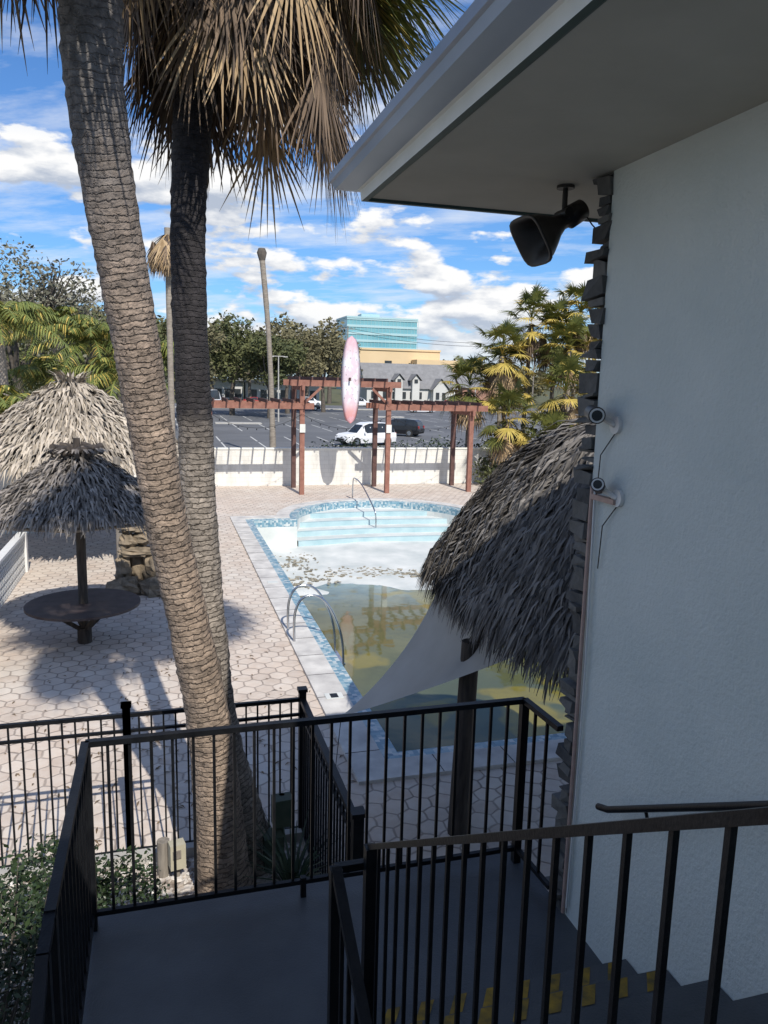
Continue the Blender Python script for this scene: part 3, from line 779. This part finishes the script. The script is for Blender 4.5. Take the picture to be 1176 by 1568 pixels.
b.build('glass_office_building',[TEAL,TEALL])
b=MB(); b.box((76,255,7.5),(28,14,15),mat=0); b.box((76,247.9,15.2),(28.4,.5,.6),mat=0); b.box((88,250,6),(16,16,12.2),mat=0)
for k in range(2): b.box((72+k*9,247.95,11.0),(2.4,.12,1.2),mat=1)
b.box((98,244,5.5),(9,14,11.6),mat=2)
b.build('tan_commercial_building',[TAN,WIN,BRN])
def gable(b,x0,x1,y0,y1,ze,zr,axis,wm=0,rm=1):
    b.box(((x0+x1)/2,(y0+y1)/2,ze/2),(x1-x0,y1-y0,ze),mat=wm); o=.5
    if axis=='x':
        ym=(y0+y1)/2; A=[(x0-o,y0-o,ze-.2),(x1+o,y0-o,ze-.2),(x1+o,ym,zr),(x0-o,ym,zr),(x0-o,y1+o,ze-.2),(x1+o,y1+o,ze-.2)]
        b.add(A,[(0,1,2,3),(3,2,5,4)],rm); b.add([(x0,y0,ze),(x0,y1,ze),(x0,ym,zr-.15),(x1,y0,ze),(x1,y1,ze),(x1,ym,zr-.15)],[(0,1,2),(3,4,5)],wm)
    else:
        xm=(x0+x1)/2; A=[(x0-o,y0-o,ze-.2),(x0-o,y1+o,ze-.2),(xm,y1+o,zr),(xm,y0-o,zr),(x1+o,y1+o,ze-.2),(x1+o,y0-o,ze-.2)]
        b.add(A,[(0,1,2,3),(3,2,4,5)],rm); b.add([(x0,y0,ze),(x1,y0,ze),(xm,y0,zr-.15),(x0,y1,ze),(x1,y1,ze),(xm,y1,zr-.15)],[(0,1,2),(3,4,5)],wm)
b=MB(); gable(b,44,65,168,178,3.6,9.0,'x'); gable(b,59,62.5,166,172,3.4,5.8,'y')
gable(b,50.3,52.0,167,172,5.4,6.7,'y'); gable(b,54.3,56,167,172,5.4,6.7,'y')
for x in(45.5,48.2,50.4,52.6,54.6,56.4): b.box((x,167.9,1.9),(1.0,.1,1.5),mat=2)
for x in(60,61.5): b.box((x,165.9,1.9),(.8,.1,1.5),mat=2)
for x in(51.15,55.15): b.box((x,166.9,5.1),(.8,.1,.8),mat=2)
b.build('gable_roof_house',[WHT,RGR,WIN])
b=MB(); b.box((26,176,2),(16,8,4),mat=0); b.box((26,175.5,4.2),(17,10,.5),mat=1)
for k in range(7): b.box((19.4+k*2.2,171.95,1.5),(1.4,.1,1.9),mat=2)
b.box((13,180,2.2),(9,8,4.2),mat=0); b.box((13,179.5,4.5),(10,9.6,.5),mat=1)
for k in range(4): b.box((10+k*2.1,175.95,1.5),(1.4,.1,1.9),mat=2)
b.build('low_shop_building',[WHT,RGR,WIN])
b=MB(); gable(b,70,84,176,188,4,7.5,'x',0,1); b.build('brown_house',[BRN,RGR])
def pole(name,x,y,hh,arm=1.2):
    b=MB(); b.tube([(x,y,0),(x,y,hh)],[.14,.09],8); b.beam((x-arm,y,hh-.5),(x+arm,y,hh-.5),.1,.1)
    for d in(-arm,-arm/2,arm/2,arm): b.tube([(x+d,y,hh-.45),(x+d,y,hh-.2)],.05,6)
    b.build(name,WOODG)
pole('utility_pole',30.5,130,14); pole('utility_pole.001',-5,131,13); pole('utility_pole.002',66,131,13); pole('utility_pole.003',98,131,12)
b=MB()
for z in(12.6,13.2):
    xs_=[(-60,12),(-5,12.6),(30.5,13.5),(66,12.5),(98,11.5),(140,11.5)]
    for i in range(5):
        (xa,za),(xb,zb)=xs_[i],xs_[i+1]
        b.tube([(xa+(xb-xa)*k/10,131,za+(zb-za)*k/10-1.2*(1-((k-5)/5)**2)+(z-12.9)) for k in range(11)],.03,4)
b.build('power_lines',BLACK)
def lamp(name,x,y):
    b=MB(); b.tube([(x,y,0),(x,y,7.5)],[.1,.06],8); b.beam((x-.7,y,7.5),(x+.7,y,7.5),.08,.08); b.box((x-.8,y,7.45),(.5,.25,.1)); b.box((x+.8,y,7.45),(.5,.25,.1)); b.build(name,CURB)
lamp('parking_lamp_post',13,90); lamp('parking_lamp_post.001',40,96)

# ------------------------------------------------------------------ left clutter
b=MB()
for k in range(46):
    yy=12.5+k*.18
    for q in range(5): 
        z=.1+q*.19
        b.box((-3.47,yy,z-.07),(.1,.18,.04)); b.box((-3.47,yy-.07,z),(.1,.04,.15)); b.beam((-3.428,yy-.07,z-.05),(-3.428,yy+.10,z+.07),.012,.02)
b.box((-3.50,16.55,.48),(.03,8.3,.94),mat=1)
b.box((-3.47,16.55,1.0),(.18,8.4,.07)); b.box((-3.47,12.3,.5),(.2,.2,1.0)); b.box((-3.47,20.8,.5),(.2,.2,1.0))
b.build('white_screen_wall',[WHITEP,SCREEN])
def rockmesh(mb,c,rx,ry,rz,mat=0,seed=0):
    n,m=14,9; vs=[]
    for j in range(m+1):
        ph_=math.pi*j/m
        for i in range(n):
            a=2*math.pi*i/n; d=V((math.sin(ph_)*math.cos(a),math.sin(ph_)*math.sin(a),math.cos(ph_)))
            q=1+.45*noise.noise(d*2.1+V((seed,0,0)))+.25*noise.noise(d*5+V((seed,0,0)))
            vs.append((c[0]+d.x*rx*q,c[1]+d.y*ry*q,c[2]+d.z*rz*q))
    mb.add(vs,[(j*n+i,j*n+(i+1)%n,(j+1)*n+(i+1)%n,(j+1)*n+i) for j in range(m) for i in range(n)],mat,False)
ROCK=pm('fountain_rock',(.10,.08,.055),(.34,.27,.19),4,.9,bump=.8,bscale=20)
b=MB()
for i,(x,y,z,a,c_,d) in enumerate([(-.9,18.2,.15,.40,.4,.25),(-.3,18.1,.15,.35,.35,.22),(-.95,18.4,.55,.18,.25,.35),(-.30,18.4,.55,.2,.22,.38),(-.65,18.4,.95,.42,.28,.13),(-.85,18.4,1.2,.2,.22,.2),(-.45,18.4,1.28,.26,.2,.18),(-.7,18.4,1.5,.4,.25,.10),(-.62,18.6,.5,.22,.15,.5),(0,18.3,.12,.3,.3,.2),(-.1,17.9,.08,.2,.2,.12)]):
    rockmesh(b,(x,y,z),a,c_,d,0,i*3.1)
b.build('rock_fountain',ROCK)
b=MB(); b.box((-6.5,26,1.3),(5,.2,2.6)); b.build('cabana_wall',BWALL)
# bushes
b=MB(); cloud(b,[(-1.05,4.5,1.05,.58,.65,.85),(-1.5,5.0,1.05,.6,.6,.9),(-1.3,3.6,.9,.55,.6,.8),(-.75,5.3,.7,.4,.5,.55)],15000,.024,0,.5)
for k in range(22):
    e=V((-1.2+R.uniform(-.6,.5),4.5+R.uniform(-.6,.6),R.uniform(1.5,2.1))); b.tube([(-1.2,4.5,.3),(e.x*.7-.36,e.y*.7+1.35,1.2),e],[.015,.007,.003],4,1)
    cloud(b,[(e.x,e.y,e.z-.1,.1,.1,.2)],60,.024,0,.1)
b.build('garden_shrub',[BUSH,BARK])
b=MB(); cloud(b,[(-.45,6.3,.5,.4,.4,.45),(-.95,6.4,.65,.4,.4,.5)],5000,.026,0,.4); b.tube([(-.45,6.3,0),(-.6,6.3,.5)],.02,6,1); b.build('garden_shrub.001',[BUSH,BARK])
b=MB()
for k in range(46):
    a=R.uniform(0,6.28); q=R.uniform(.3,.7); o=V((1.12,6.75,0)); d=V((math.cos(a)*.35,math.sin(a)*.35,q*1.1))
    b.strip([o,o+d*.5,o+d+V((d.x*.5,d.y*.5,-.1))],[.03,.03,.005],V((-math.sin(a),math.cos(a),0)),0)
b.build('spiky_plant',BUSH)
b=MB(); b.tube([(.04,7.3,0),(.04,7.3,.42)],.03,8,1); b.box((.04,7.25,.30),(.15,.12,.26),.2,0); b.box((.04,7.18,.34),(.08,.02,.08),.2,1); b.tube([(-.09,7.4,0),(-.09,7.4,.38)],.065,9,1); b.build('electrical_box',[CREAM,WOODG])
b=MB(); b.box((1.1,7.3,.6),(.2,.16,.3),.1,0); b.tube([(1.1,7.35,0),(1.1,7.35,.75)],.03,8,0); b.box((.98,7.2,.25),(.2,.2,.34),.1,0); b.build('irrigation_control_box',GBOX)

# ------------------------------------------------------------------ fence and rails
def rail(mb,p0,p1,hh,sp=.11,top=(.038,.03),bot=.09,second=None,post0=True,post1=True,cap=False,bw=.015,pw=.045):
    p0=V(p0);p1=V(p1); mb.beam(p0,p1,top[0],top[1])
    dz=UP; mb.beam(p0-dz*(hh-bot),p1-dz*(hh-bot),.026,.026)
    if second: mb.beam(p0-dz*second,p1-dz*second,.03,.03)
    d=p1-p0; L=V((d.x,d.y,0)).length; n=max(1,int(L/sp))
    for k in range(1,n):
        q=p0+d*(k/n); mb.box((q.x,q.y,q.z-(hh-bot)/2),(bw,bw,hh-bot-.02))
    for pp,ok in((p0,post0),(p1,post1)):
        if ok:
            e=.10 if cap else .0
            mb.box((pp.x,pp.y,pp.z-hh/2+e/2),(pw,pw,hh+e))
            if cap: mb.box((pp.x,pp.y,pp.z+e+.01),(pw*1.35,pw*1.35,.035))
b=MB(); HF=1.6
px=[-9.5,-7.7,-5.9,-4.1,-2.25,-.42,1.38]
for i in range(len(px)-1): rail(b,(px[i],7.75,HF),(px[i+1],7.75,HF),HF,.115,(.04,.04),.1,.17,cap=True,pw=.075,bw=.018)
rail(b,(1.38,7.75,HF),(1.38,5.29,HF),HF,.115,(.06,.05),.1,.17,cap=True,post0=False,pw=.085,bw=.018)
b.build('pool_safety_fence',BLACK)

ZL=2.13; ZT=3.17
b=MB()
rail(b,(-.41,3.87,ZT),(2.01,3.87,ZT),ZT-ZL,.105)
rail(b,(2.01,3.87,ZT),(2.03,3.48,ZT),ZT-ZL,.105,post0=False,post1=False)
rail(b,(-.41,2.58,ZT),(-.41,3.87,ZT),ZT-ZL,.105,post1=False)
rail(b,(-.41,2.40,ZT-.02),(-.41,.5,ZT-1.2),ZT-ZL,.11,post0=True); b.beam((-.41,2.6,ZT-.005),(-.41,2.4,ZT-.02),.038,.03)
rail(b,(.595,2.59,ZT),(.595,1.2,ZT-.75),ZT-ZL,.11)
rail(b,(.73,2.59,3.24),(.73,.45,4.65),1.06,.11,(.024,.020),.12,bw=.0115,post1=False)
b.beam((.595,2.62,ZT-.02),(.73,2.62,ZT-.02),.03,.03)
b.box((.70,3.865,ZL+.05),(.03,.03,.14))
b.tube([(1.95,2.95,3.03),(1.95,2.87,3.06),(1.95,1.95,3.61),(1.95,.7,4.36)],.016,10)
for y in(2.6,1.4): z=3.06+(2.87-y)*.598; b.tube([(1.95,y,z),(1.97,y,z-.07),(2.06,y,z-.08)],.009,6)
b.build('stair_railing',BLACK)

b=MB()
b.box((.82,3.27,ZL-.1),(2.5,1.4,.2),mat=0)
nr=7; rh=(3.4-ZL)/nr
for k in range(nr):
    y1=2.80-k*.28; z=ZL+rh*(k+1)
    b.box((1.40,y1-.14,z-.2),(1.33,.28,.4),mat=0)
    if k<2:
        for q in range(8): 
            x0=.82+q*.155; b.add([(x0,y1-.10,z+.003),(x0+.06,y1-.10,z+.003),(x0+.12,y1-.006,z+.003),(x0+.06,y1-.006,z+.003)],[(0,1,2,3)],1)
for k in range(11):
    y1=2.56-k*.28; z=ZL-.19*(k+1)
    if z>0: b.box((.09,y1-.14,z-.1),(1.0,.28,.2),mat=0)
b.box((.8,-.2,3.3),(2.5,1.9,.2),mat=0)
for (x,y) in((-.35,3.8),(1.95,3.75),(.65,2.65)): b.box((x,y,(ZL-.2)/2),(.14,.14,ZL-.2),mat=0)
b.build('staircase',[FLOOR,YEL])

# ------------------------------------------------------------------ building
bp=bpy.data.objects.new('motel_building',None); sc.collection.objects.link(bp)
b=MB(); b.box((6.07,-2.6,3.0),(8.0,12.0,6.0)); b.box((-4.0,-4.5,3.45),(12.1,7.6,6.9)); b.build('stucco_walls',STUC,bp)  # second box: unseen wing added behind the camera to shade the landing
b=MB()
z=0.02
while z<5.98:
    hh=R.uniform(.03,.095); hh=min(hh,5.99-z); x=2.075-R.uniform(-.005,.04)
    dep=R.uniform(.07,.17)
    while x<3.4:
        ln=R.uniform(.2,.45); b.box((x+ln/2,3.40+dep/2,z+hh/2),(ln-.008,dep,hh-.008),R.uniform(-.06,.06),0,.014); x+=ln; dep=R.uniform(.07,.15)
    z+=hh
b.build('stone_veneer',STONE,bp)
b=MB(); b.add([(1.14,-9,6.0),(10.5,-9,6.0),(10.5,4.36,6.0),(1.14,4.36,6.0)],[(3,2,1,0)],0)
b.build('soffit',SOFF,bp)
b=MB()
prof=[(0.0,0.0,2),(-.02,-.012,2),(-.05,-.012,1),(-.055,.045,1),(-.07,.05,0),(-.175,.065,0),(-.19,.10,0),(-.205,.105,0),(-.205,.15,0),(-.19,.15,0)]
for i in range(len(prof)-1):
    (a0,z0,m0),(a1,z1,_)=prof[i],prof[i+1]
    b.add([(1.15+a0,-9,6+z0),(1.15+a0,4.36-a0,6+z0),(1.15+a1,4.36-a1,6+z1),(1.15+a1,-9,6+z1)],[(0,1,2,3)],m0)
    b.add([(1.15+a0,4.36-a0,6+z0),(10.5,4.36-a0,6+z0),(10.5,4.36-a1,6+z1),(1.15+a1,4.36-a1,6+z1)],[(0,1,2,3)],m0)
b.build('gutter_and_fascia',[GUT,GUTW,GREEN],bp)
b=MB(); b.add([(.98,4.53,6.14),(10.5,4.53,6.14),(10.5,-9,6.14),(.98,-9,6.14),(5.5,0,8.0),(10.5,0,8.0),(5.5,-9,8.0),(10.5,-9,8.0)],[(0,1,5,4),(0,4,6,3),(4,5,7,6)])
b.build('roof',SHING,bp)
b=MB(); b.tube([(2.055,3.37,4.52),(2.05,3.36,3.6),(2.055,3.365,2.9),(2.05,3.36,2.15)],.011,8,0)
b.tube([(2.045,3.33,4.50),(2.05,3.31,3.6),(2.055,3.32,2.9),(2.05,3.33,2.2)],.006,6,1)
b.build('conduit_pipe',[PIPE,WHITEP],bp)

# horn loudspeaker under eave
b=MB(); c0=V((2.00,3.73,5.83)); ax=V((-.80,-.02,-.50)).normalized()
b.tube([(2.00,3.73,6.0),(2.00,3.73,5.84)],.014,10,0); b.tube([(2.00,3.73,6.0),(2.00,3.73,5.985)],.045,14,0)
b.tube([c0+V((0,-.06,.03)),c0+V((0,.06,.03))],.028,10,0)
sdv=ax.cross(UP).normalized(); upv=sdv.cross(ax).normalized()
prof=[(-.12,.03),(-.12,.056),(-.03,.06),(-.02,.045),(.02,.042),(.07,.062),(.12,.092),(.17,.118),(.205,.130),(.21,.138),(.22,.138),(.22,.127),(.16,.09),(.07,.03)]
vs=[];N=32
for (s_,r_) in prof:
    ex=2+2.2*max(0,min(1,(s_-.0)/.2))
    for k in range(N):
        t_=2*math.pi*k/N; c_,q_=math.cos(t_),math.sin(t_); kk=(abs(c_)**ex+abs(q_)**ex)**(-1/ex)
        vs.append(c0+ax*s_+sdv*c_*kk*r_*1.05+upv*q_*kk*r_*.95)
b.add(vs,[(i*N+k,i*N+(k+1)%N,(i+1)*N+(k+1)%N,(i+1)*N+k) for i in range(len(prof)-1) for k in range(N)],0,True)
b.add(vs[:N],[tuple(range(N))],0); b.add(vs[-N:],[tuple(range(N))],0)
b.tube([c0-ax*.12,c0+V((.13,-.06,-.02)),c0+V((.07,-.25,-.1)),V((2.085,3.44,5.80)),V((2.08,3.44,5.95))],.004,5,0)
b.build('horn_loudspeaker',[DBR])
def seccam(name,c,ax,r=.035,L=.15):
    b=MB(); c=V(c); ax=V(ax).normalized()
    b.tube([(2.07,c.y-.06,c.z-.05),(2.05,c.y-.06,c.z-.05)],.042,16,1)
    b.tube([(2.055,c.y-.06,c.z-.05),c-ax*.02],.014,8,1)
    b.tube([c-ax*L*.58,c-ax*L*.5,c+ax*L*.4,c+ax*L*.5,c+ax*L*.6],[r*.6,r,r,r*1.1,r*1.1],20,0)
    b.tube([c+ax*L*.601,c+ax*L*.61],r*.95,18,1)
    b.tube([c+ax*L*.611,c+ax*L*.63],r*.7,16,2)
    b.tube([(2.065,c.y-.06,c.z-.08),(2.045,c.y+.03,c.z-.2),(2.055,c.y+.06,c.z-.42)],.003,5,0)
    b.build(name,[DBR,WHITEP,GLASS])
seccam('security_camera',(1.975,3.27,4.87),(-.35,-.85,-.05),.036)
seccam('security_camera.001',(1.99,3.21,4.53),(-.45,-.6,.2),.030,.10)
b=MB(); b.box((2.05,3.25,4.46),(.03,.2,.025),mat=0); b.build('camera_bracket',PIPE,bp)
